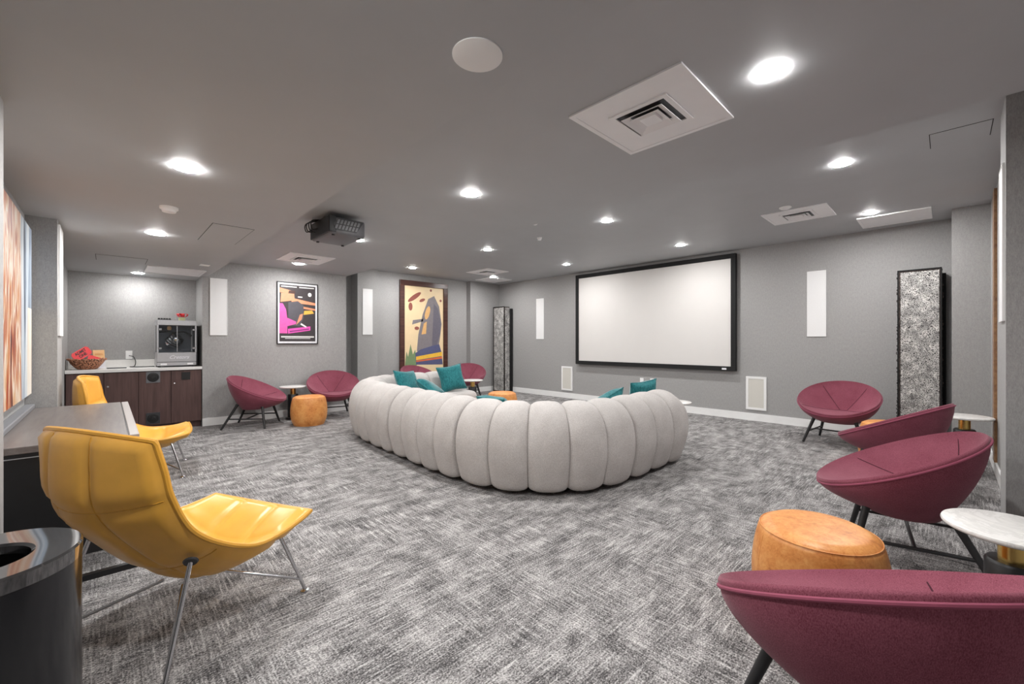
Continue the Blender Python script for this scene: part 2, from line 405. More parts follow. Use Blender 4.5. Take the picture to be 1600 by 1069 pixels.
def white_panel(x0, x1, y0, y1, z, label):
    t = thing('ceiling_panel', label, 'ceiling panel', ((x0 + x1) / 2, (y0 + y1) / 2, z), 0, 'plain white ceiling panels'); hx, hy = (x1 - x0) / 2, (y1 - y0) / 2
    MB().box(-hx, hx, -hy, -hy + 0.03, -0.012, 0).box(-hx, hx, hy - 0.03, hy, -0.012, 0).box(-hx, -hx + 0.03, -hy + 0.03, hy - 0.03, -0.012, 0).box(hx - 0.03, hx, -hy + 0.03, hy - 0.03, -0.012, 0).build('frame', 'vent_white', t)
    MB().box(-hx + 0.03, hx - 0.03, -hy + 0.03, hy - 0.03, -0.007, 0).build('panel', 'vent_white', t)
white_panel(6.56, 7.15, 0.12, 0.765, ZH, 'plain white ceiling panel above the tall silver column at right')
white_panel(6.40, 7.02, 7.28, 7.90, ZH, 'plain white ceiling panel tucked in the far room corner')
white_panel(0.37, 0.98, 7.0, 7.64, ZL, 'plain white ceiling panel in the low ceiling before the counter')
def hatch(x0, x1, y0, y1, z, label):
    t = thing('access_panel', label, 'access panel', ((x0 + x1) / 2, (y0 + y1) / 2, z), 0, 'painted access panels'); hx, hy = (x1 - x0) / 2, (y1 - y0) / 2
    MB().box(-hx, hx, -hy, hy, -0.001, 0).build('gap', 'gap', t)
    MB().box(-hx + 0.005, hx - 0.005, -hy + 0.005, hy - 0.005, -0.003, -0.001).build('panel', 'ceiling', t)
hatch(0.62, 0.92, 4.15, 4.93, ZL, 'grey painted access panel in the low ceiling beside its edge')
hatch(-0.09, 0.35, 6.5, 6.95, ZL, 'grey painted access panel in the low ceiling near the alcove')
hatch(4.28, 4.60, -0.22, 0.09, ZH, 'grey painted access panel beside the right pillar top')
def detector(x, y, z, r, h, label, cat='smoke detector', name='smoke_detector'):
    t = thing(name, label, cat, (x, y, z)); MB().lathe([(r, 0), (r, -h * 0.4), (r * 0.86, -h * 0.55)], 28).build('base', 'white', t, True, 30)
    MB().lathe([(r * 0.8, -h * 0.55), (r * 0.72, -h), (0, -h * 1.05)], 28).build('cap', 'vent_white', t, True, 30)
detector(0.323, 3.89, ZL, 0.055, 0.035, 'small white smoke detector between two downlights in low ceiling')
detector(5.436, 1.249, ZH, 0.06, 0.02, 'small white disc on ceiling beside the right air vent')
detector(4.464, 4.055, ZH, 0.035, 0.04, 'tiny white sprinkler cover in the middle of high ceiling', 'sprinkler', 'sprinkler')
detector(3.915, 3.633, ZH, 0.03, 0.012, 'tiny flat ceiling disc just past the ceiling step', 'sprinkler', 'sprinkler_cover')
tag(MB().lathe([(0.085, 0), (0.085, -0.004), (0.07, -0.009), (0, -0.010)], 40).build('ceiling_speaker', 'white', None, True, 30, (0.902, 1.102, ZL)), 'blank white round disc in the low ceiling, top centre', 'ceiling disc')
tag(MB().rbox(-0.05, 0.05, -0.05, 0.05, -0.008, 0, 0.002).build('ceiling_plate', 'white', None, False, 30, (0.889, 6.483, ZL)), 'small white plate in the low ceiling by the counter panel', 'ceiling plate')

# ---------------------------------------------------------------- wall speakers
def wall_speaker(axis, pos, a0, a1, z0, z1, label, border=0.006, cloth='grille_white', th=0.012, group='slim white wall speakers'):
    sgn = -1 if axis in ('x-', 'y-') else 1
    ca = (a0 + a1) / 2; h = (a1 - a0) / 2
    loc = (pos, ca, z0) if axis[0] == 'x' else (ca, pos, z0)
    t = thing('wall_speaker', label, 'speaker', loc, 0, group); H = z1 - z0
    def bx(mb, a, b_, c_, d_, t0, t1):
        t0, t1 = sorted((sgn * t0, sgn * t1))
        return mb.box(t0, t1, a, b_, c_, d_) if axis[0] == 'x' else mb.box(a, b_, t0, t1, c_, d_)
    f = MB(); bd = border
    bx(f, -h, h, 0, bd, 0, th); bx(f, -h, h, H - bd, H, 0, th); bx(f, -h, -h + bd, bd, H - bd, 0, th); bx(f, h - bd, h, bd, H - bd, 0, th)
    f.build('frame', 'white', t); bx(MB(), -h + bd, h - bd, bd, H - bd, 0, th * 0.75).build('grille', cloth, t)
wall_speaker('y-', 7.66, 1.113, 1.33, 1.353, 2.21, 'slim white speaker panel left of the pink and black poster')
wall_speaker('y-', 8.2, 3.72, 3.93, 1.40, 2.33, 'slim white speaker panel left of the tall brown framed poster')
wall_speaker('x-', 7.4, 6.58, 6.82, 1.32, 2.28, 'slim white speaker panel left of the projection screen')
wall_speaker('x-', 7.4, 1.197, 1.425, 1.33, 2.28, 'slim white speaker panel right of the projection screen')
wall_speaker('x+', -0.28, 4.93, 5.27, 1.30, 2.19, 'slim white speaker panel on pillar left of the counter alcove')
wall_speaker('y+', -0.25, 3.99, 4.24, 1.38, 2.36, 'slim white speaker panel on the near right pillar')
wall_speaker('x-', 7.4, 5.735, 6.04, 0.17, 0.705, 'low cream speaker grille left below the screen', 0.035, 'grille_cream', 0.018, 'low framed speakers below the screen')
wall_speaker('x-', 7.4, 1.95, 2.24, 0.175, 0.70, 'low cream speaker grille right below the screen, by the round chair', 0.035, 'grille_cream', 0.018, 'low framed speakers below the screen')
def outlet(axis, loc, label, hh=0.06, ww=0.037):
    t = thing('wall_outlet', label, 'outlet', loc, 0, 'white wall outlets')
    if axis == 'x': MB().rbox(-0.008, 0, -ww, ww, -hh, hh, 0.003).build('plate', 'white', t); MB().box(-0.010, -0.008, -0.016, 0.016, -0.034, 0.034).build('socket', 'vent_white', t)
    else: MB().rbox(-ww, ww, -0.008, 0, -hh, hh, 0.003).build('plate', 'white', t); MB().box(-0.016, 0.016, -0.010, -0.008, -0.034, 0.034).build('socket', 'vent_white', t)
outlet('x', (7.4, 4.07, 0.50), 'white wall outlet under the screen, left of the pair')
outlet('x', (7.4, 3.86, 0.50), 'white wall outlet under the screen, right of the pair')
outlet('y', (0.235, 8.27, 1.063), 'white wall outlet with black cord above the counter')

# ---------------------------------------------------------------- projection screen
ps = thing('projection_screen', 'wide white projection screen in black frame on the wall', 'projection screen', (7.33, 3.98, 0.775))
W2, HS, B = 1.61, 1.915, 0.075
fr = MB().rbox(-0.02, 0.05, -W2, W2, 0, B, 0.004).rbox(-0.02, 0.05, -W2, W2, HS - B, HS, 0.004).rbox(-0.02, 0.05, -W2, -W2 + B, B, HS - B, 0.004).rbox(-0.02, 0.05, W2 - B, W2, B, HS - B, 0.004)
fr.build('frame', 'matte_black', ps)
MB().box(0.0, 0.02, -W2 + B, W2 - B, B, HS - B).build('screen_surface', 'screen', ps)
bd = MB().box(-0.022, -0.020, -W2 + 0.14, -W2 + 0.21, 0.020, 0.048).build('badge', 'paper', ps)
MB().box(0.05, 0.07, -1.2, 1.2, 0.5, 0.56).box(0.05, 0.07, -1.2, 1.2, 1.4, 1.46).build('wall_bracket', 'matte_black', ps)

# ---------------------------------------------------------------- tall crackle columns
def crackle_column(y0, y1, label):
    t = thing('decorative_column', label, 'decorative column', (7.12, (y0 + y1) / 2, 0), 0, 'tall crackle columns'); h = (y1 - y0) / 2; H = 2.14
    MB().rbox(0.004, 0.19, -h + 0.006, h - 0.006, 0.0, H - 0.004, 0.008).build('core', 'fringe', t)
    MB().box(-0.004, 0.004, -h + 0.022, h - 0.03, 0.03, H - 0.03).build('front_panel', 'crackle', t)
    MB().box(0.03, 0.18, -h - 0.001, -h + 0.006, 0.03, H - 0.03).build('side_panel', 'crackle' if y0 > 3 else 'fringe', t)
    e = MB()
    for yy in (-h, h - 0.012):
        e.box(-0.006, 0.012, yy, yy + 0.012, 0, H)
    e.box(-0.006, 0.012, -h, h, H - 0.014, H).box(-0.006, 0.012, -h, h, 0, 0.014); e.build('frame', 'matte_black', t)
    f = MB()
    rnd = random.Random(3)
    for k in range(90):
        z = 0.02 + k * (H - 0.04) / 90; yy = -h if k % 2 else h
        f.tube([(0.01 + rnd.uniform(-.004, .01), yy + rnd.uniform(-.006, .006), z), (0.02, yy + rnd.uniform(-.014, .014), z + 0.015), (0.005, yy + rnd.uniform(-.008, .008), z + 0.03)], 0.004, 5)
    f.build('fringe_edge', 'fringe', t)
    MB().box(0.20, 0.26, -h - 0.035, h - 0.04, 0, H - 0.05).build('back_board', 'matte_black', t)
crackle_column(7.65, 8.06, 'tall silver crackle column with black edges in the far corner')
crackle_column(0.04, 0.43, 'tall silver crackle column with fringed brown edges behind the right chairs')

# ---------------------------------------------------------------- framed posters and painting
def frame_y(name, label, cat, x0, x1, z0, z1, y, border, depth, framemat, group=None):
    t = thing(name, label, cat, ((x0 + x1) / 2, y, z0)); h = (x1 - x0) / 2; H = z1 - z0
    f = MB()
    for a, b_, c_, d_ in ((-h, h, 0, border), (-h, h, H - border, H), (-h, -h + border, border, H - border), (h - border, h, border, H - border)):
        f.rbox(a, b_, -depth, 0, c_, d_, min(0.006, border * 0.3))
    f.build('frame', framemat, t); return t, h, H
# first poster: generic stand-in, dark ground with a pink and a charcoal form and a pink banner
t, h, H = frame_y('framed_poster', 'small pink, orange and black poster in a dark frame above side table', 'poster', 2.015, 2.665, 1.215, 2.255, 7.675, 0.014, 0.025, 'black')
MB().box(-h + 0.014, h - 0.014, -0.012, 0, 0.014, H - 0.014).build('mat_border', 'paper', t)
pr = thing  # alias kept short
def sheet(parent, name, col, polys, y=-0.0125, d=0.0006, rough=0.5):
    mat = col if not isinstance(col, tuple) else plain('poster_' + name, col, rough, 0, 0.06, 25)
    mb = MB()
    for P in polys: mb.poly([(x, y, z) for x, z in P], (0, -d, 0))
    return mb.build(name, mat, parent)
def oval(cx, cz, rx, rz, n=20, rot=0):
    return [(cx + rx * cos(a) * cos(rot) - rz * sin(a) * sin(rot), cz + rx * cos(a) * sin(rot) + rz * sin(a) * cos(rot)) for a in [2 * pi * k / n for k in range(n)]]
sheet(t, 'print_ground', srgb(58, 52, 54), [[(-0.285, 0.045), (0.285, 0.045), (0.285, 0.995), (-0.285, 0.995)]])
sheet(t, 'sunset_bands', srgb(214, 140, 104), [[(-0.1, .70), (0.285, .67), (0.285, .71), (-0.1, .78)], [(-.05, .62), (.285, .58), (.285, .61), (-.05, .66)], [(-.285, .86), (-.1, .84), (-.1, .90), (-.285, .94)]], -0.0132)
sheet(t, 'gold_shape', srgb(220, 168, 70), [[(0.09, .50), (.26, .53), (.23, .58), (.10, .57)]], -0.0134)
sheet(t, 'charcoal_shape', srgb(80, 78, 84), [[(-.15, .32), (.03, .30), (.09, .45), (.09, .66), (.0, .73), (-.15, .70)]], -0.0136)
sheet(t, 'pink_shape', srgb(226, 92, 168), [[(-.285, .18), (-.165, .18), (-.165, .42), (-.185, .58), (-.235, .68), (-.285, .68)], [(-.165, .30), (-.03, .34), (-.03, .38), (-.165, .44)]], -0.0138)
sheet(t, 'tan_shape', srgb(206, 142, 108), [[(-.27, .70), (-.05, .74), (-.06, .86), (-.26, .85)]], -0.0137)
sheet(t, 'tan_shape', srgb(206, 142, 108), [[(-.03, .32), (.06, .42), (.08, .52), (.03, .50)]], -0.0142)
sheet(t, 'brown_shape', srgb(72, 46, 36), [[(-.15, .85), (-.04, .85), (-.05, .90), (-.14, .90)]], -0.0146)
sheet(t, 'banner', srgb(222, 86, 176), [[(-.155, .175), (.20, .235), (.20, .305), (-.155, .255)]], -0.0148)
sheet(t, 'banner_stripe', srgb(120, 44, 108), [[(-.13, .20), (.18, .25), (.18, .268), (-.13, .22)]], -0.0154)
sheet(t, 'pale_bar', srgb(216, 214, 212), [[(-.26, .11), (.26, .11), (.26, .135), (-.26, .135)], [(-.2, .09), (.2, .09), (.2, .1), (-.2, .1)], [(-.26, .955), (-.02, .955), (-.02, .972), (-.26, .972)], [(.02, .955), (.26, .955), (.26, .972), (.02, .972)], [(.0, .79), (.07, .79), (.07, .81), (.0, .81)], oval(.19, .85, .03, .035), [(.04, .33), (.13, .28), (.14, .30), (.05, .36)]], -0.0150)
# second poster: generic stand-in, cream ground, grey rocky mass, blue base with a warm band
t, h, H = frame_y('framed_poster', 'tall cream, grey and blue poster in a wide dark brown frame', 'poster', 4.60, 5.86, 0.42, 2.62, 8.32, 0.115, 0.05, 'framewood')
MB().box(-h + 0.11, h - 0.11, -0.022, 0, 0.11, H - 0.11).build('print_ground', plain('poster_cream', srgb(236, 212, 170), 0.45, 0, 0.04, 4), t)
Y2 = -0.0225
sheet(t, 'grey_mass', srgb(128, 122, 126), [[(-.20, .62), (-.16, 1.0), (-.05, 1.45), (.10, 1.82), (.26, 1.90), (.40, 1.66), (.47, 1.25), (.42, .90), (.36, .62)], [(-.32, 1.22), (-.05, 1.30), (-.02, 1.36), (-.30, 1.32)]], Y2)
sheet(t, 'dark_slope', srgb(104, 100, 112), [[(.20, .66), (.30, .66), (.42, 1.0), (.45, 1.28), (.36, 1.62), (.25, 1.72)]], Y2 - 0.0007)
sheet(t, 'tan_patch', srgb(226, 178, 116), [oval(.08, 1.50, .06, .16, 20, -.3), [(-.08, 1.0), (.04, 1.02), (.06, 1.30), (-.02, 1.25)]], Y2 - 0.0014)
sheet(t, 'red_leaf', srgb(150, 84, 72), [oval(-.26, 1.84, .20, .05, 16, .6), oval(-.36, 1.62, .05, .09), oval(-.06, 1.78, .08, .035, 14, .4), oval(.17, 2.02, .03, .03), oval(-.2, 1.14, .06, .04), oval(.44, 1.80, .03, .03)], Y2 - 0.0014)
sheet(t, 'green_spray', srgb(122, 146, 104), [[(-.5, .3), (-.46, .62), (-.42, .5), (-.36, .78), (-.3, .55), (-.24, .66), (-.2, .3)]], Y2 - 0.0014)
sheet(t, 'blue_base', srgb(84, 88, 124), [[(-.22, .32), (-.24, .58), (-.10, .66), (.2, .74), (.40, .78), (.46, .60), (.50, .30)]], Y2 - 0.0021)
sheet(t, 'warm_band', srgb(240, 190, 66), [[(-.22, .42), (.48, .50), (.48, .60), (-.22, .50)]], Y2 - 0.0028)
sheet(t, 'orange_band', srgb(222, 110, 60), [[(-.22, .38), (.48, .44), (.48, .485), (-.22, .41)]], Y2 - 0.0035)
# abstract painting on the left wall
t = thing('abstract_painting', 'large abstract canvas in rust, blue and white above the desk', 'painting', (-0.45, 0, 0))
MB().box(0.002, 0.036, 3.52, 4.83, 0.86, 2.10).build('stretcher_frame', 'paper', t)
MB().box(0.036, 0.040, 3.52, 4.83, 0.86, 2.10).build('canvas', 'paint', t)

# ---------------------------------------------------------------- projector
t = thing('projector', 'grey and black projector hung beneath the middle ceiling strip', 'projector', (1.66, 4.2, 2.262))
MB().rbox(-0.17, 0.16, -0.25, 0.25, 0.0, 0.16, 0.02, 3).build('housing', 'projgrey', t, True)
MB().rbox(-0.187, -0.12, -0.252, 0.245, 0.012, 0.166, 0.006).build('rear_panel', 'black', t)
MB().poly([(-0.10, -0.251, 0.145), (0.14, -0.251, 0.145), (0.07, -0.251, 0.035), (-0.12, -0.251, 0.035), (-0.15, -0.251, 0.09)], (0, -0.004, 0)).build('vent_panel', 'darkplastic', t)
sl = MB()
for k in range(7):
    for r_ in range(2):
        sl.poly([(-0.12 + k * .032 - r_ * .018, -0.255, .095 - r_ * .05), (-0.10 + k * .032 - r_ * .018, -0.255, .095 - r_ * .05), (-0.085 + k * .032 - r_ * .018, -0.255, .135 - r_ * .05), (-0.105 + k * .032 - r_ * .018, -0.255, .135 - r_ * .05)], (0, -0.004, 0))
sl.build('vent_slot', 'greyplastic', t)
MB().lathe([(0.045, 0), (0.05, 0.03), (0.04, 0.035)], 24).xf(Matrix.Translation((0.16, 0.02, 0.085)) @ Matrix.Rotation(R(90), 4, 'Y')).build('lens', 'black', t, True)
mt = MB().rbox(-0.12, 0.02, -0.06, 0.10, 0.195, 0.208, 0.003).tube([(-0.05, 0.02, 0.16), (-0.05, 0.02, 0.20)], 0.03, 14)
for a, b_ in ((-0.12, -0.14), (0.08, -0.12), (-0.12, 0.16), (0.08, 0.16)): mt.tube([(-0.05, 0.02, 0.178), (a, b_, 0.176)], 0.009, 8).tube([(a, b_, 0.176), (a, b_, 0.155)], 0.007, 8)
mt.build('ceiling_mount', 'black', t)
for k, (a, b_) in enumerate(((-0.19, 0.10), (-0.19, 0.16), (-0.19, 0.04), (-.19, .20))):
    MB().tube(catmull([(a + .02, b_, 0.06 + .02 * k), (a - 0.04, b_ + 0.02, 0.08), (a - 0.055, b_ - 0.02, 0.15), (-0.12, 0.06, 0.185), (-0.06, 0.05, 0.19)], 6), 0.0055, 7).build('cable', 'black', t)
fo = MB()
for a, b_ in ((-.13, -.2), (.12, -.2), (-.13, .2), (.12, .2)): fo.lathe([(0.014, 0), (0.014, -0.012), (0.0, -0.013)], 12, a, b_, 0.001)
fo.build('foot', 'darkplastic', t)

# ---------------------------------------------------------------- alcove cabinets and counter
XD = [-0.372, -0.027, 0.313, 0.66, 1.012]
def cabinet(i0, label):
    a, b_ = XD[i0], XD[i0 + 2]
    t = thing('base_cabinet', label, 'cabinet', ((a + b_) / 2, 7.96, 0), 0, 'dark wood base cabinets'); cx = (a + b_) / 2
    MB().box(a - cx, b_ - cx, -0.27, 0.30, 0.09, 0.845).box(a - cx, b_ - cx, -0.22, 0.30, 0, 0.09).build('body', 'darkwood', t)
    for k in (0, 1):
        x0, x1 = XD[i0 + k] - cx + 0.003, XD[i0 + k + 1] - cx - 0.003
        d = MB().rbox(x0, x1, -0.292, -0.271, 0.095, 0.838, 0.002).build('door', 'darkwood', t)
        if k == 1: MB().lathe([(0.011, 0), (0.011, 0.006), (0.0, 0.008)], 14).xf(Matrix.Translation((x0 + 0.035, -0.292, 0.66)) @ Matrix.Rotation(R(90), 4, 'X')).build('lock', 'chrome', d)
        if i0 == 2 and k == 0:
            for zc in (0.76, 0.19):
                MB().rbox(x0 + 0.075, x0 + 0.225, -0.300, -0.292, zc - .078, zc + .078, 0.002).build('vent_plate', 'projgrey' if zc > .5 else 'darkplastic', d)
                MB().lathe([(0.064, 0), (0.064, 0.004), (0.050, 0.006), (0.048, 0.002), (0.026, 0.003), (0.022, 0.007), (0, 0.008)], 28).xf(Matrix.Translation((x0 + 0.15, -0.300, zc)) @ Matrix.Rotation(R(90), 4, 'X')).build('fan', 'black', d, True)
        if i0 == 2 and k == 1:
            MB().rbox(x0 + 0.115, x0 + 0.215, -0.299, -0.292, 0.705, 0.815, 0.002).build('vent_plate', 'black', d)
cabinet(0, 'dark brown two-door base cabinet behind the far yellow chair')
cabinet(2, 'dark brown two-door base cabinet with fan vents, beneath popcorn machine')
t = thing('countertop', 'white stone countertop over the alcove cabinets', 'countertop', (0.318, 7.94, 0.848))
MB().rbox(-0.695, 0.698, -0.30, 0.328, 0, 0.042, 0.004).build('slab', 'quartz', t)
MB().rbox(-0.695, 0.698, 0.306, 0.328, 0.042, 0.145, 0.003).build('backsplash', 'quartz', t)
ZC = 0.89
# basket with tickets and signs
t = thing('wicker_basket', 'round woven wicker basket on the white counter', 'basket', (-0.185, 7.90, ZC))
prof = [(0.0, 0.004), (0.085, 0.0), (0.10, 0.006), (0.15, 0.07), (0.178, 0.125), (0.186, 0.13), (0.18, 0.135), (0.165, 0.12), (0.135, 0.06), (0.09, 0.016), (0.0, 0.012)]
mb = MB().lathe(prof, 40, cap=False); mb.v = [(x * (1 + .015 * sin(9 * math.atan2(y, x) + z * 160)), y * (1 + .015 * sin(9 * math.atan2(y, x) + z * 160)), z) for x, y, z in mb.v]
mb.build('bowl', 'wicker', t, True)
MB().tube([(0.182 * cos(a), 0.182 * sin(a), 0.131 + .004 * sin(14 * a)) for a in [2 * pi * k / 60 for k in range(60)]], 0.009, 8, True).build('rim', 'wicker', t, True)
def ticket(loc, ang, tilt, label, txt=True, w_=0.24, h_=0.115):
    t = tag(bpy.data.objects.new('ticket_sign', None), label, 'ticket sign', 'red ticket signs'); COL.objects.link(t)
    t.location = loc; t.rotation_euler = (R(90 - tilt), R(0), R(38))
    rot = Matrix.Rotation(ang, 4, 'Z')
    pts = []
    for cx, cy, s0 in ((w_ / 2, h_ / 2, 180), (-w_ / 2, h_ / 2, 270), (-w_ / 2, -h_ / 2, 0), (w_ / 2, -h_ / 2, 90)):
        for k in range(5):
            a = R(s0 + 90 - k * 22.5); pts.append((cx + .018 * cos(a), cy + .018 * sin(a), -0.002))
    MB().poly(pts, (0, 0, 0.004)).xf(rot).build('card', 'red', t)
    if txt:
        m2 = text_mb('ADMIT', 0.050, 0, 0.0006, 0.0014).off(0, 0.024, 0.0028); m3 = text_mb('ONE', 0.050, 0, 0.0006, 0.0014).off(0, -0.022, 0.0028)
        m2.add(m3.v, m3.f); m2.xf(rot).build('lettering', 'black', t)
ticket((-0.235, 7.905, ZC + 0.205), R(30), 15, 'large red ticket sign reading ADMIT ONE standing in the basket')
ticket((-0.110, 7.97, ZC + 0.125), R(-24), 22, 'red ticket card lower in the basket behind the lettered one', False, 0.17, 0.09)
t = tag(MB().rbox(-0.066, 0.066, -0.006, 0.006, 0, 0.13, 0.002).build('orange_sign', 'orange', None), 'small orange card sign behind the basket', 'sign'); t.location = (-0.075, 8.10, ZC + 0.12); t.rotation_euler = (R(-6), 0, R(30))
lm = MB().box(-0.045, 0.045, -0.0075, -0.006, 0.06, 0.068).box(-0.04, 0.04, -0.0075, -0.006, 0.078, 0.083).build('printed_line', 'tan', t)
t2_ = thing('card_stand', 'white paper card below the orange sign', 'card', (-0.06, 8.105, ZC), R(30))
MB().rbox(-0.055, 0.055, -0.006, 0.006, 0.0, 0.119, 0.002).build('card', 'paper', t2_)
MB().rbox(-0.055, 0.055, -0.03, 0.03, 0.0, 0.004, 0.0015).build('foot', 'paper', t2_)
# cord and flat black cable on the counter
tag(MB().tube(catmull([(0.237, 8.258, 1.05), (0.245, 8.235, 1.05), (0.285, 8.23, 1.03), (0.305, 8.22, 0.96), (0.29, 8.19, 0.90), (0.24, 8.10, 0.897), (0.30, 8.03, 0.896), (0.42, 8.0, 0.896), (0.50, 7.98, 0.897)], 8), 0.0055, 8).build('power_cord', 'black', None, True), 'thin black power cord from outlet to popcorn machine', 'cord')
tag(MB().rbox(-0.10, 0.10, -0.022, 0.022, 0, 0.012, 0.005).build('cable_tray', 'darkplastic', None, False, 40, (0.10, 7.86, ZC)), 'flat dark strip lying on counter by the basket', 'strip')
# popcorn machine
t = thing('popcorn_machine', 'steel and glass countertop popcorn machine at right end of counter', 'popcorn machine', (0.735, 7.93, ZC))
hx, y0, y1 = 0.225, -0.20, 0.21
for a in (-hx + .03, hx - .03):
    for b_ in (y0 + .04, y1 - .04): MB().lathe([(0.018, 0), (0.018, 0.02)], 14, a, b_).build('foot', 'black', t)
MB().rbox(-hx, hx, y0, y1, 0.02, 0.21, 0.006).build('base', 'steel', t)
MB().rbox(-hx + .04, -hx + .11, y0 - .006, y0, .03, .055, .002).rbox(hx - .11, hx - .04, y0 - .006, y0, .03, .055, .002).build('drawer_pull', 'vent_white', t)
MB().box(-hx, hx, y0 - .004, y0, 0.070, 0.076).build('drawer_line', 'darkplastic', t)
lt = text_mb('Cretors', 0.070, 0.4, 0.001, 0.0008).xf(Matrix.Translation((0.02, y0 - 0.002, 0.14)) @ Matrix.Rotation(R(90), 4, 'X')); lt.build('lettering', 'paper', t)
for a in (-hx, hx - .018):
    for b_ in (y0, y1 - .018): MB().box(a, a + .018, b_, b_ + .018, .21, .60).build('corner_post', 'steel', t)
MB().rbox(-hx, hx, y0, y1, 0.60, 0.675, 0.006).build('roof', 'steel', t)
MB().box(-hx + .018, hx - .018, y1 - .012, y1 - .004, .21, .60).build('back_panel', 'cabinet_dark', t)
MB().box(-hx + .018, -.003, y0 + .004, y0 + .008, .215, .598).build('glass_door', 'glass', t)
MB().box(.003, hx - .018, y0 + .004, y0 + .008, .215, .598).build('glass_door', 'glass', t)
MB().box(-.003, .003, y0 + .002, y0 + .010, .215, .598).build('door_edge', 'steel', t)
MB().box(-hx + .006, -hx + .010, y0 + .018, y1 - .018, .21, .60).box(hx - .010, hx - .006, y0 + .018, y1 - .018, .21, .60).build('side_glass', 'glass', t)
hg = MB()
for a in (-hx + .012, hx - .05):
    for zz in (.27, .54): hg.rbox(a, a + .04, y0 - .006, y0 + .012, zz - .014, zz + .014, .003)
hg.build('hinge', 'chrome', t)
KM = Matrix.Translation((-0.01, 0.0, 0.385)) @ Matrix.Rotation(R(38), 4, 'Y') @ Matrix.Rotation(R(24), 4, 'X') @ Matrix.Scale(1.15, 4)
k_ = MB().lathe([(0.0, -0.08), (0.065, -0.08), (0.078, -0.06), (0.078, 0.045), (0.07, 0.06), (0.0, 0.065)], 28).xf(KM).build('kettle', 'chrome', t, True)
for zz in (-0.045, -0.015, 0.02): MB().tube([(0.0795 * cos(a), 0.0795 * sin(a), zz) for a in [2 * pi * k / 32 for k in range(32)]], 0.0055, 6, True).xf(KM).build('kettle_band', 'black', k_, True)
MB().tube(catmull([(-.19, .02, .50), (-.10, .02, .515), (.0, .02, .50), (.10, .02, .51), (.19, .0, .45)], 6), .014, 8).tube([(-.03, .02, .50), (-.02, .01, .44)], .008, 8).build('hanger_arm', 'black', t, True)
MB().lathe([(.0, 0), (.022, .002), (.028, .03), (.02, .055), (0, .06)], 18, -.07, .03, .535).build('warming_lamp', 'orange', t, True)
MB().box(hx + .002, hx + .018, y0 + .02, y1, .02, .60).build('side_cover', 'matte_black', t)
# things on the machine
t = thing('switch_tray', 'dark tray of round knobs on top of popcorn machine', 'tray', (0.60, 7.86, ZC + 0.675))
MB().rbox(-.075, .075, -.05, .05, 0, .012, .003).build('tray', 'darkplastic', t)
for k in range(5): MB().lathe([(0.013, 0.012), (0.013, 0.028), (0, 0.03)], 12, -.06 + k * .03, -.02).build('knob', 'black', t)
tag(MB().rbox(-.035, .035, -.03, .03, 0, .045, .003).build('paper_box', 'lime', None, False, 40, (0.80, 7.84, ZC + 0.675)), 'small pale green box on top of popcorn machine', 'box')
rb = thing('ribbon_bow', 'red ribbon bow sitting on small pale green box', 'bow', (0.80, 7.84, ZC + 0.72))
for k in range(7):
    a = k * 2 * pi / 7 + .3
    P = catmull([(0, 0, .012), (.035 * cos(a), .035 * sin(a), .055), (.075 * cos(a), .075 * sin(a), .045), (.05 * cos(a), .05 * sin(a), .012), (0, 0, .008)], 5)
    rows = [[(p[0] - sin(a) * s_, p[1] + cos(a) * s_, p[2] + dz) for s_, dz in ((-.016, 0), (.016, 0), (.016, .002), (-.016, .002))] for p in P]
    MB().grid(rows, False, True).build('ribbon_loop', 'red', rb, True)

# ---------------------------------------------------------------- desk
t = thing('desk', 'long grey-topped desk with black end panel along the painting wall', 'desk', (-0.16, 4.0, 0))
MB().rbox(-0.288, 0.245, -0.88, 0.878, 0.705, 0.74, 0.003).build('tabletop', 'desk', t)
MB().rbox(0.251, 0.292, -0.88, 0.878, 0.705, 0.74, 0.003).build('edge_strip', 'deskedge', t)
MB().box(0.244, 0.252, -0.878, 0.876, 0.70, 0.736).build('seam_strip', 'black', t)
MB().box(-0.288, 0.29, -0.875, -0.845, 0.14, 0.704).build('end_panel', 'black', t)
MB().box(-0.288, 0.29, -0.879, -0.876, 0.682, 0.686).build('panel_trim', 'steel', t)
MB().box(-0.285, -0.26, -0.84, 0.87, 0.17, 0.704).build('back_panel', 'black', t)
for yy in (-0.86, 0.86):
    fr = MB()
    for xx in (-0.27, 0.27): fr.box(xx - .016, xx + .016, yy - .016, yy + .016, 0.0, 0.704 if yy > 0 else 0.17)
    fr.box(-0.254, 0.254, yy - .016, yy + .016, 0.0, 0.03); fr.build('leg_frame', 'black', t)
MB().rbox(-0.288, -0.235, -0.86, 0.86, 0.741, 0.775, 0.006).build('cable_channel', 'greyplastic', t)

# ---------------------------------------------------------------- waste bin
t = thing('waste_bin', 'glossy black round waste bin with open top, left foreground', 'waste bin', (-0.212, 1.516, 0))
MB().lathe([(0.168, 0.0), (0.168, 0.735)], 72, cap=False).lathe([(0.160, 0.735), (0.160, 0.0)], 72, cap=False).lathe([(0.16, 0.0), (0.168, 0.0)], 72, cap=False).build('body', 'canface', t, True)
MB().lathe([(0.169, 0.725), (0.170, 0.755), (0.166, 0.760), (0.09, 0.757), (0.083, 0.752), (0.080, 0.735), (0.086, 0.735), (0.16, 0.735)], 72, cap=False).build('lid', 'black_lacquer', t, True, 30)
MB().lathe([(0.0, 0.30), (0.10, 0.30), (0.105, 0.733)], 48, cap=False).build('liner', 'matte_black', t, True)

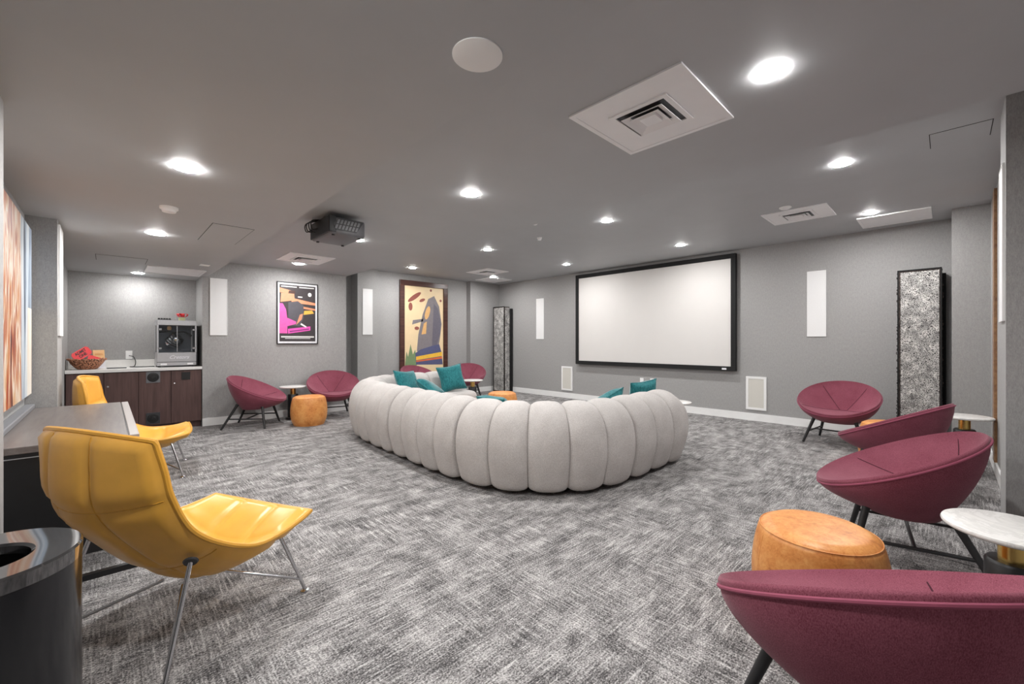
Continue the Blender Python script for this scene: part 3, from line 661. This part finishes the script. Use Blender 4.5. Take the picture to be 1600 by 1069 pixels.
# ---------------------------------------------------------------- round wine chairs
CW, CL, CZ, CT = 0.411, 0.415, 0.563, R(25.9)
def rimpt(a, r=1.0, d=0.0):
    """point of the tilted disc, local x forward/low; d = depth below the disc plane"""
    p = r * CL * cos(a); q = r * CW * sin(a)
    return (p * cos(CT) - d * sin(CT) * 1.0, q, CZ - p * sin(CT) - d * cos(CT))
def smin(vals, k=0.005):
    return -k * math.log(sum(math.exp(-v / k) for v in vals))
def inner_depth(a, r):
    p = r * cos(a); q = r * sin(a)                  # p: +front
    fr_ = (sqrt(max(0, 1 - q * q)) - p) * CL * 0.50
    bk = (sqrt(max(0, 1 - q * q)) + p) * CL * 1.05
    sd = (sqrt(max(0, 1 - p * p)) - abs(q)) * CW * 0.80
    return smin([fr_, bk, sd, 0.30])
def wine_chair(label):
    t = thing('round_lounge_chair', label, 'lounge chair', (0, 0, 0), 0, 'round wine coloured lounge chairs')
    n = 96
    # outer shell
    rows = []
    for k in range(13):
        s_ = k / 12; row = []
        for i in range(n):
            a = 2 * pi * i / n; x0, y0_, z0 = rimpt(a, 1.0, 0.012)
            x1, y1_, z1 = -0.03 + 0.17 * cos(a), 0.19 * sin(a), 0.262
            e = s_ ** 0.80; f = s_ ** 1.42
            row.append((x0 + (x1 - x0) * f, y0_ + (y1_ - y0_) * f, z0 + (z1 - z0) * e))
        rows.append(row)
    rows.append([(-0.03 + 0.09 * cos(2 * pi * i / n), 0.10 * sin(2 * pi * i / n), 0.254) for i in range(n)]); rows.append([(-0.03, 0, 0.253)] * n)
    MB().grid(rows, False, True).build('shell', 'wine', t, True, 60)
    rows = [[rimpt(2 * pi * i / n, 1.0, 0.010) for i in range(n)], [rimpt(2 * pi * i / n, 1.004, -0.002) for i in range(n)], [rimpt(2 * pi * i / n, 0.998, -0.008) for i in range(n)]]
    RS = [0.985, 0.97, 0.955, 0.94] + [0.92 - 0.92 * k / 34 for k in range(35)]
    for r in RS:
        row = []
        for i in range(n):
            a = 2 * pi * i / n
            row.append(rimpt(a, r, inner_depth(a, r) - 0.012 * math.exp(-((1 - r) / 0.06) ** 2) - 0.006))
        rows.append(row)
    MB().grid(rows, False, True).build('seat_cushion', 'wine', t, True, 60)
    MB().tube([rimpt(2 * pi * i / 96, 1.004, 0.012) for i in range(96)], 0.0065, 8, True).build('piping', 'piping', t, True)
    # seams following the fold lines of the cushion
    sm = MB()
    def onsurf(p, q):
        a = math.atan2(q, p); r = math.hypot(p, q); return Vector(rimpt(a, r, inner_depth(a, r) - 0.006))
    def solve(a_, f1, f2):
        return a_
    pb = None
    # fold lines where back, side and front planes of the cushion meet
    front = []
    for k in range(-30, 31):
        q = k / 30 * 0.80; hi = sqrt(1 - q * q); lo = -hi
        for _ in range(30):
            p = (lo + hi) / 2; h_ = sqrt(max(0, 1 - q * q))
            if (h_ - p) * CL * 0.50 - min((h_ + p) * CL * 1.05, (sqrt(max(0, 1 - p * p)) - abs(q)) * CW * 0.80) > 0: lo = p
            else: hi = p
        front.append(onsurf((lo + hi) / 2, q))
    MB().tube(front, 0.003, 5).build('seam', 'wine_seam', t, True)
    for sg in (-1, 1):
        line = []
        for k in range(26):
            p = -0.90 + k * 0.9 / 25; lo, hi = 0.0, sqrt(1 - p * p)
            for _ in range(30):
                q = (lo + hi) / 2
                if (sqrt(max(0, 1 - q * q)) + p) * CL * 1.05 - (sqrt(max(0, 1 - p * p)) - q) * CW * 0.80 > 0: hi = q
                else: lo = q
            q = (lo + hi) / 2; h_ = sqrt(max(0, 1 - q * q))
            if (h_ + p) * CL * 1.05 < (h_ - p) * CL * 0.50 + 0.004 and p * p + q * q < 0.93 and abs((h_ + p) * CL * 1.05 - (sqrt(max(0, 1 - p * p)) - q) * CW * 0.80) < 0.004: line.append(onsurf(p, sg * q))
        if len(line) > 2: MB().tube(line, 0.003, 5).build('seam', 'wine_seam', t, True)
    legs = [((0.13, 0.20, 0.325), (0.20, 0.305, 0.0)), ((0.13, -0.20, 0.325), (0.20, -0.305, 0.0)), ((-0.20, 0.18, 0.345), (-0.375, 0.285, 0.0)), ((-0.20, -0.18, 0.345), (-0.375, -0.285, 0.0))]
    for a, b_ in legs:
        MB().tube([b_, tuple(b_[i] + (a[i] - b_[i]) * 0.9 for i in range(3)), a], 0.014, 12, r1=0.024).build('leg', 'black_wood', t, True)
    L = lambda i, s_: tuple(legs[i][1][k] + (legs[i][0][k] - legs[i][1][k]) * s_ for k in range(3))
    for a, b_, s_ in ((0, 2, .42), (1, 3, .42)):
        MB().tube([L(a, s_), L(b_, s_)], 0.0095, 10).build('stretcher', 'black_wood', t, True)
    m0 = [(x + y) / 2 for x, y in zip(L(0, .42), L(2, .42))]; m1 = [(x + y) / 2 for x, y in zip(L(1, .42), L(3, .42))]
    MB().tube([m0, m1], 0.0095, 10).build('stretcher', 'black_wood', t, True)
    return t
CH = [
 ((1.63, 7.17), -32.6, 'burgundy round lounge chair nearest the alcove cabinets, turned sideways'),
 ((2.765, 7.20), -102.3, 'burgundy round lounge chair facing the viewer, right of small marble table by poster'),
 ((5.95, 7.62), -128, 'burgundy round lounge chair behind far marble table, left of crackle column'),
 ((4.75, 7.70), -80, 'burgundy round lounge chair mostly hidden behind the sofa, below tall framed poster'),
 ((6.46, 0.932), 174.8, 'burgundy round lounge chair facing the viewer before the screen wall at right'),
 ((4.98, 0.333), 77.3, 'burgundy round lounge chair seen from behind, between two other chairs at right'),
 ((3.36, 0.215), 97.3, 'burgundy round lounge chair seen from its side beside near marble table'),
 ((1.58, 0.141), 48.1, 'burgundy round lounge chair closest to viewer, cut by the lower right corner'),
]
base = wine_chair(CH[0][2]); base.location = (CH[0][0][0], CH[0][0][1], 0); base.rotation_euler = (0, 0, R(CH[0][1]))
for (x, y), a, lab in CH[1:]: dup(base, (x, y, 0), R(a), lab)

# ---------------------------------------------------------------- tan leather poufs
def pouf(label):
    t = thing('leather_pouf', label, 'pouf', (0, 0, 0), 0, 'tan leather poufs')
    prof = [(0.0, 0.0), (0.19, 0.0), (0.215, 0.012), (0.245, 0.09), (0.256, 0.19), (0.25, 0.29), (0.234, 0.375), (0.222, 0.405), (0.20, 0.423), (0.16, 0.433), (0.0, 0.438)]
    MB().lathe(catmull(prof, 4), 64).build('body', 'tan', t, True, 70)
    MB().tube([(0.2225 * cos(a), 0.2225 * sin(a), 0.409) for a in [2 * pi * k / 64 for k in range(64)]], 0.0022, 6, True).build('piping', 'tan', t, True)
    for k in range(4):
        a = k * pi / 2 + .4; MB().tube([(r * 1.002 * cos(a), r * 1.002 * sin(a), z) for r, z in prof[2:8]], 0.0012, 6).build('seam', 'tan', t, True)
    return t
PF = [((2.22, 6.75), 'tan leather pouf between two burgundy chairs under the small poster'), ((4.66, 5.06), 'tan leather pouf inside the sofa curve, far middle'),
      ((5.72, 0.40), 'tan leather pouf mostly hidden behind the back-turned burgundy chair'), ((2.28, 0.40), 'tan leather pouf in right foreground behind closest burgundy chair')]
base = pouf(PF[0][1]); base.location = (*PF[0][0], 0)
for k, (p, lab) in enumerate(PF[1:]): dup(base, (*p, 0), 0.7 * k + .5, lab)

# ---------------------------------------------------------------- marble side tables
def side_table(label):
    t = thing('side_table', label, 'side table', (0, 0, 0), 0, 'round marble side tables')
    MB().lathe([(0, 0.508), (0.190, 0.508), (0.198, 0.514), (0.200, 0.521), (0.197, 0.528), (0.19, 0.53), (0, 0.53)], 64).build('table_top', 'marble', t, True, 50)
    MB().lathe([(0.042, 0.40), (0.042, 0.508)], 32).build('brass_stem', 'brass', t, True)
    MB().lathe([(0.075, 0.03), (0.078, 0.035), (0.078, 0.392), (0.070, 0.402), (0.0, 0.402)], 40).build('pedestal', 'black', t, True, 40)
    MB().lathe([(0.105, 0.0), (0.105, 0.018), (0.075, 0.034)], 48).build('foot', 'black', t, True, 40)
    return t
TB = [((2.19, 7.42), 'white marble side table between two burgundy chairs under small poster'), ((5.02, 6.28), 'white marble side table at the far end of the sofa'),
      ((4.95, 2.30), 'white marble side table just visible past the right sofa arm'), ((6.02, -0.12), 'white marble side table by the right wall column'), ((2.53, -0.18), 'white marble side table in right foreground, near the pillar')]
base = side_table(TB[0][1]); base.location = (*TB[0][0], 0)
for k, (p, lab) in enumerate(TB[1:]): dup(base, (*p, 0), k, lab)

# ---------------------------------------------------------------- channel sofa
PATH = [(4.55, 1.90), (4.25, 1.90), (3.9, 1.905), (3.6, 1.905), (3.345, 1.91), (2.98, 1.96), (2.67, 2.10), (2.43, 2.335), (2.265, 2.62), (2.205, 2.957), (2.19, 3.32), (2.19, 3.6),
        (2.21, 3.94), (2.22, 4.3), (2.235, 4.65), (2.26, 5.0), (2.33, 5.4), (2.5, 5.78), (2.78, 6.07), (3.12, 6.25), (3.5, 6.32), (3.95, 6.34), (4.55, 6.36)]
PP = catmull(PATH, 12)
cum = [0.0]
for a, b_ in zip(PP, PP[1:]): cum.append(cum[-1] + math.hypot(b_[0] - a[0], b_[1] - a[1]))
def at_s(s_):
    s_ = max(0.0, min(cum[-1] - 1e-6, s_)); lo = 0
    while cum[lo + 1] < s_: lo += 1
    f = (s_ - cum[lo]) / (cum[lo + 1] - cum[lo]); a, b_ = PP[lo], PP[lo + 1]
    x, y = a[0] + (b_[0] - a[0]) * f, a[1] + (b_[1] - a[1]) * f
    a, b_ = PP[max(lo - 4, 0)], PP[min(lo + 5, len(PP) - 1)]
    tx, ty = b_[0] - a[0], b_[1] - a[1]; l = math.hypot(tx, ty)
    return x, y, ty / l, -tx / l                 # inward normal is to the right of travel
def s_of(x, y):
    return min((math.hypot(p[0] - x, p[1] - y), c) for p, c in zip(PP, cum))[1]
SEAMS = [s_of(*p) for p in [(4.35, 1.90), (4.03, 1.905), (3.70, 1.905), (3.35, 1.91), (2.985, 1.96), (2.68, 2.10), (2.44, 2.335), (2.27, 2.62), (2.205, 2.975), (2.19, 3.30), (2.19, 3.58), (2.21, 3.92), (2.22, 4.21), (2.23, 4.48), (2.25, 4.82), (2.31, 5.15), (2.39, 5.52), (2.55, 5.83), (2.80, 6.08), (3.14, 6.25), (3.5, 6.32), (3.85, 6.335), (4.2, 6.345), (4.52, 6.36)]]
PROF = catmull([(0.06, 0.03), (0.015, 0.045), (-0.015, 0.13), (-0.05, 0.28), (-0.05, 0.44), (-0.01, 0.59), (0.08, 0.70), (0.19, 0.745), (0.30, 0.73), (0.38, 0.64), (0.405, 0.5), (0.41, 0.40), (0.40, 0.30), (0.39, 0.06)], 3)
def sofa_back(s0, s1, gapped0=False, gapped1=False):
    N = 18; rows = []
    for k in range(N + 1):
        u = 0.5 - 0.5 * cos(pi * k / N); s_ = s0 + (s1 - s0) * u
        x, y, nx, ny = at_s(s_)
        e = abs(2 * u - 1); puff = (1 - e ** 2.6) ** 0.5 if e < 1 else 0
        row = []
        for o, z in PROF:
            c0, cz0 = 0.18, 0.36                     # pull rows at the seams towards the profile core
            g = 1 - 0.185 * (1 - puff)
            oo = c0 + (o - c0) * g; zz = cz0 + (z - cz0) * (1 - 0.125 * (1 - puff))
            zz = max(zz, 0.03)
            row.append((x + nx * oo, y + ny * oo, zz))
        rows.append(row)
    return rows
sofa = thing('sectional_sofa', 'big curved channel-tufted sofa in oatmeal fabric, centre of room', 'sofa', (0, 0, 0))
mods = [(0, 3), (3, 8), (8, 12), (12, 16), (16, 20), (20, 23)]
mods_lab = 0
for mi, (i0, i1) in enumerate(mods):
    sec = None
    mb = MB(); allrows = []
    S0 = [SEAMS[i] for i in range(i0, i1 + 1)]
    S0[0] += 0.014; S0[-1] -= 0.014
    for a, b_ in zip(S0, S0[1:]):
        rr = sofa_back(a, b_); allrows += rr if not allrows else rr[1:]
    # end caps: rounded for the open ends, flat-ish between modules
    def cap(row, dirx, diry, depth, steps):
        out = []; c0 = (sum(p[0] for p in row) / len(row), sum(p[1] for p in row) / len(row), 0.37)
        for k in range(1, steps + 1):
            a = k / steps * pi / 2; sc = cos(a) if k < steps else 0.0; d_ = sin(a) * depth
            sc = sc ** 0.8 if sc > 0 else 0
            out.append([(c0[0] + (p[0] - c0[0]) * sc + dirx * d_, c0[1] + (p[1] - c0[1]) * sc + diry * d_, max(0.03, c0[2] + (p[2] - c0[2]) * sc)) for p in row])
        return out
    x, y, nx, ny = at_s(S0[0]); tx, ty = -ny, nx      # travel direction
    st = cap(allrows[0], -tx if False else ny, -nx, 0.26 if mi == 0 else 0.008, 8)
    x, y, nx2, ny2 = at_s(S0[-1])
    en = cap(allrows[-1], -ny2, nx2, 0.10 if mi == len(mods) - 1 else 0.008, 8)
    rows = st[::-1] + allrows + en
    mb.grid(rows, False, True)
    sec = mb.build('backrest_section', 'sofa', sofa, True, 75)
    # seat cushion
    N = 20; srows = []
    sp = catmull([(0.37, 0.06), (0.37, 0.36), (0.40, 0.40), (0.55, 0.425), (0.72, 0.42), (0.80, 0.38), (0.82, 0.28), (0.80, 0.10), (0.76, 0.05)], 3)
    for k in range(N + 1):
        u = k / N; x, y, nx, ny = at_s(S0[0] + (S0[-1] - S0[0]) * u); e = abs(2 * u - 1) ** 8
        srows.append([(x + nx * (0.58 + (o - 0.58) * (1 - .05 * e)), y + ny * (0.58 + (o - 0.58) * (1 - .05 * e)), 0.25 + (z - 0.25) * (1 - .06 * e)) for o, z in sp])
    mb = MB().grid(srows, False, True); n_ = len(srows[0]); mb.f += [tuple(range(n_)), tuple(len(mb.v) - n_ + i for i in range(n_))]
    mb.build('seat_cushion', 'sofa', sofa, True, 60)
# plinth feet under the sofa
for i in range(1, 23, 2):
    x, y, nx, ny = at_s(SEAMS[i])
    MB().lathe([(0.03, 0), (0.035, 0.045)], 14, x + nx * 0.2, y + ny * 0.2).build('foot', 'matte_black', sofa)

# ---------------------------------------------------------------- teal cushions
def pillow(w_, h_, th, label, loc, rot, seed=0):
    N = 18; rnd = random.Random(seed); top = []; bot = []
    for i in range(N + 1):
        rt = []; rb_ = []
        for j in range(N + 1):
            u, v = 2 * i / N - 1, 2 * j / N - 1
            pin = 1 - 0.07 * (1 - abs(u)) * abs(v) ** 3 - 0.0; pin2 = 1 - 0.07 * (1 - abs(v)) * abs(u) ** 3
            x = u * w_ / 2 * pin2 * (1 - .05 * (1 - v * v) * abs(u) ** 3); z = v * h_ / 2 * pin * (1 - .05 * (1 - u * u) * abs(v) ** 3)
            d = th / 2 * max(0, (1 - u ** 4) * (1 - v ** 4)) ** 0.55 * (1 + .06 * sin(3 * u + 2 * v + seed))
            rt.append((x, d + .004, z)); rb_.append((x, -d - .004, z))
        top.append(rt); bot.append(rb_)
    o = bpy.data.objects.new('throw_pillow', None); COL.objects.link(o); tag(o, label, 'pillow', 'teal throw pillows'); o.location = loc; o.rotation_euler = rot
    MB().grid(top).grid(bot).build('cover', 'teal', o, True, 70)
    ring = [top[i][0] for i in range(N)] + [top[N][j] for j in range(N)] + [top[i][N] for i in range(N, 0, -1)] + [top[0][j] for j in range(N, 0, -1)]
    MB().tube([(p[0], 0, p[2]) for p in ring], 0.006, 6, True).build('edge_piping', 'teal', o, True)
    return o
pillow(0.46, 0.42, 0.15, 'teal pillow leaning on far left of sofa back, leftmost of the far group', (3.27, 5.66, 0.62), (R(-24), R(4), R(20)), 1)
pillow(0.44, 0.40, 0.15, 'teal pillow lying low between two upright teal pillows', (3.50, 5.36, 0.545), (R(-58), R(14), R(30)), 2)
pillow(0.44, 0.44, 0.16, 'teal pillow standing upright at the far end of sofa, in front of marble table', (4.17, 5.78, 0.645), (R(-20), R(-8), R(-14)), 3)
pillow(0.36, 0.36, 0.14, 'teal pillow barely showing above sofa corner crest', (2.86, 3.16, 0.575), (R(-48), R(0), R(98)), 4)
pillow(0.46, 0.36, 0.15, 'teal pillow tipped against inside of the right sofa wing', (3.88, 2.58, 0.555), (R(38), R(-16), R(-8)), 5)
pillow(0.36, 0.36, 0.15, 'teal pillow upright near the right end of sofa, in front of wall outlets', (4.44, 2.44, 0.635), (R(16), R(-6), R(-22)), 6)

# ---------------------------------------------------------------- yellow shell chairs
ROWS = [(-0.365, .925, -0.296, .335, .895), (-0.375, .80, -0.275, .35, .79), (-0.36, .635, -0.255, .358, .685), (-0.245, .465, -0.19, .36, .545), (-0.115, .315, -0.08, .37, .445),
        (0.03, .22, 0.06, .38, .375), (0.20, .25, 0.20, .37, .365), (0.33, .33, 0.32, .355, .375), (0.42, .375, 0.398, .343, .389)]
def shell_chair(label, zs=1.0):
    t = thing('shell_chair', label, 'lounge chair', (0, 0, 0), 0, 'yellow leather shell chairs')
    RR = catmull(ROWS, 6); nr = len(RR); NC = 36
    def P(i, tt):
        xc, zc, xe, ye, ze = RR[i]; a = abs(tt); k = a ** 1.9
        return Vector((xc + (xe - xc) * k, ye * tt, (zc + (ze - zc) * k) * zs))
    def nrm(i, j):
        a = P(max(i - 1, 0), 2 * j / NC - 1); b_ = P(min(i + 1, nr - 1), 2 * j / NC - 1)
        c_ = P(i, 2 * max(j - 1, 0) / NC - 1); d_ = P(i, 2 * min(j + 1, NC) / NC - 1)
        n_ = (b_ - a).cross(d_ - c_); n_.normalize(); return n_      # points to the sitter's side
    def cellpuff(i, j):
        tt = 2 * j / NC - 1; r = i / (nr - 1) * 4
        cu = (tt + 1) / 2 * 3; fu = abs(sin(pi * cu)); fv = abs(sin(pi * r))
        return min(1, fu * 2.2) ** .6 * min(1, fv * 2.2) ** .6
    inn = []; out = []
    for i in range(nr):
        a = []; b_ = []
        for j in range(NC + 1):
            p = P(i, 2 * j / NC - 1); n_ = nrm(i, j); ed = min(1, min(i, nr - 1 - i, j, NC - j) / 2.0)
            pf = cellpuff(i, j)
            a.append(p + n_ * (0.006 + ed * (0.008 + 0.016 * pf))); b_.append(p - n_ * (0.006 + ed * (0.008 + 0.014 * pf)))
        inn.append(a); out.append(b_)
    mb = MB().grid(inn).grid(out)
    ring_i = [(0, j) for j in range(NC)] + [(i, NC) for i in range(nr - 1)] + [(nr - 1, j) for j in range(NC, 0, -1)] + [(i, 0) for i in range(nr - 1, 0, -1)]
    A = [inn[i][j] for i, j in ring_i]; Bq = [out[i][j] for i, j in ring_i]; mb.grid([A, Bq], False, True)
    mb.build('shell', 'yellow', t, True, 65)
    mid = [(inn[i][j] + out[i][j]) / 2 for i, j in ring_i]
    MB().tube(mid, 0.011, 8, True).build('piping', 'yellow_trim', t, True)
    for jj in (NC // 3, 2 * NC // 3):
        MB().tube([out[i][jj] for i in range(1, nr - 1)], 0.003, 5).build('seam', 'yellow_trim', t, True)
    for r in (1, 2, 3):
        ii = round(r * (nr - 1) / 4); MB().tube([out[ii][j] for j in range(1, NC)], 0.003, 5).build('seam', 'yellow_trim', t, True)
    for sg in (-1, 1):
        top = (-0.165, sg * 0.318, 0.405 * zs); ft = (-0.285, sg * 0.36, 0.012)
        MB().tube([top, ft], 0.0085, 10).lathe([(0.02, -0.012), (0.022, -0.004), (0.012, 0.004)], 16, *ft).build('leg', 'chrome', t, True)
        MB().tube([(-0.03, sg * 0.06, 0.19 * zs), (-0.272, sg * 0.352, 0.05)], 0.0065, 10).build('brace', 'chrome', t, True)
        MB().lathe([(0.026, 0), (0.022, 0.006), (0.0, 0.007)], 18).xf(Matrix.Translation(top) @ Vector((-.55, sg * .6, -.5)).to_track_quat('Z', 'Y').to_matrix().to_4x4()).build('mounting_disc', 'darkplastic', t, True)
        top = (0.27, sg * 0.27, 0.325 * zs); ft = (0.362, sg * 0.343, 0.012)
        MB().tube([top, ft], 0.0085, 10).lathe([(0.02, -0.012), (0.022, -0.004), (0.012, 0.004)], 16, *ft).build('leg', 'chrome', t, True)
        MB().tube([(0.06, sg * 0.14, 0.225 * zs), (0.343, sg * 0.33, 0.07)], 0.0065, 10).build('brace', 'chrome', t, True)
    return t
y1_ = shell_chair('yellow quilted leather shell chair seen from behind in left foreground'); y1_.location = (0.239, 2.382, 0); y1_.rotation_euler = (0, 0, R(26.5))
y2_ = shell_chair('yellow quilted leather shell chair beyond the desk, before the cabinets', 1.02); y2_.location = (0.19, 5.28, 0); y2_.rotation_euler = (0, 0, R(-7))
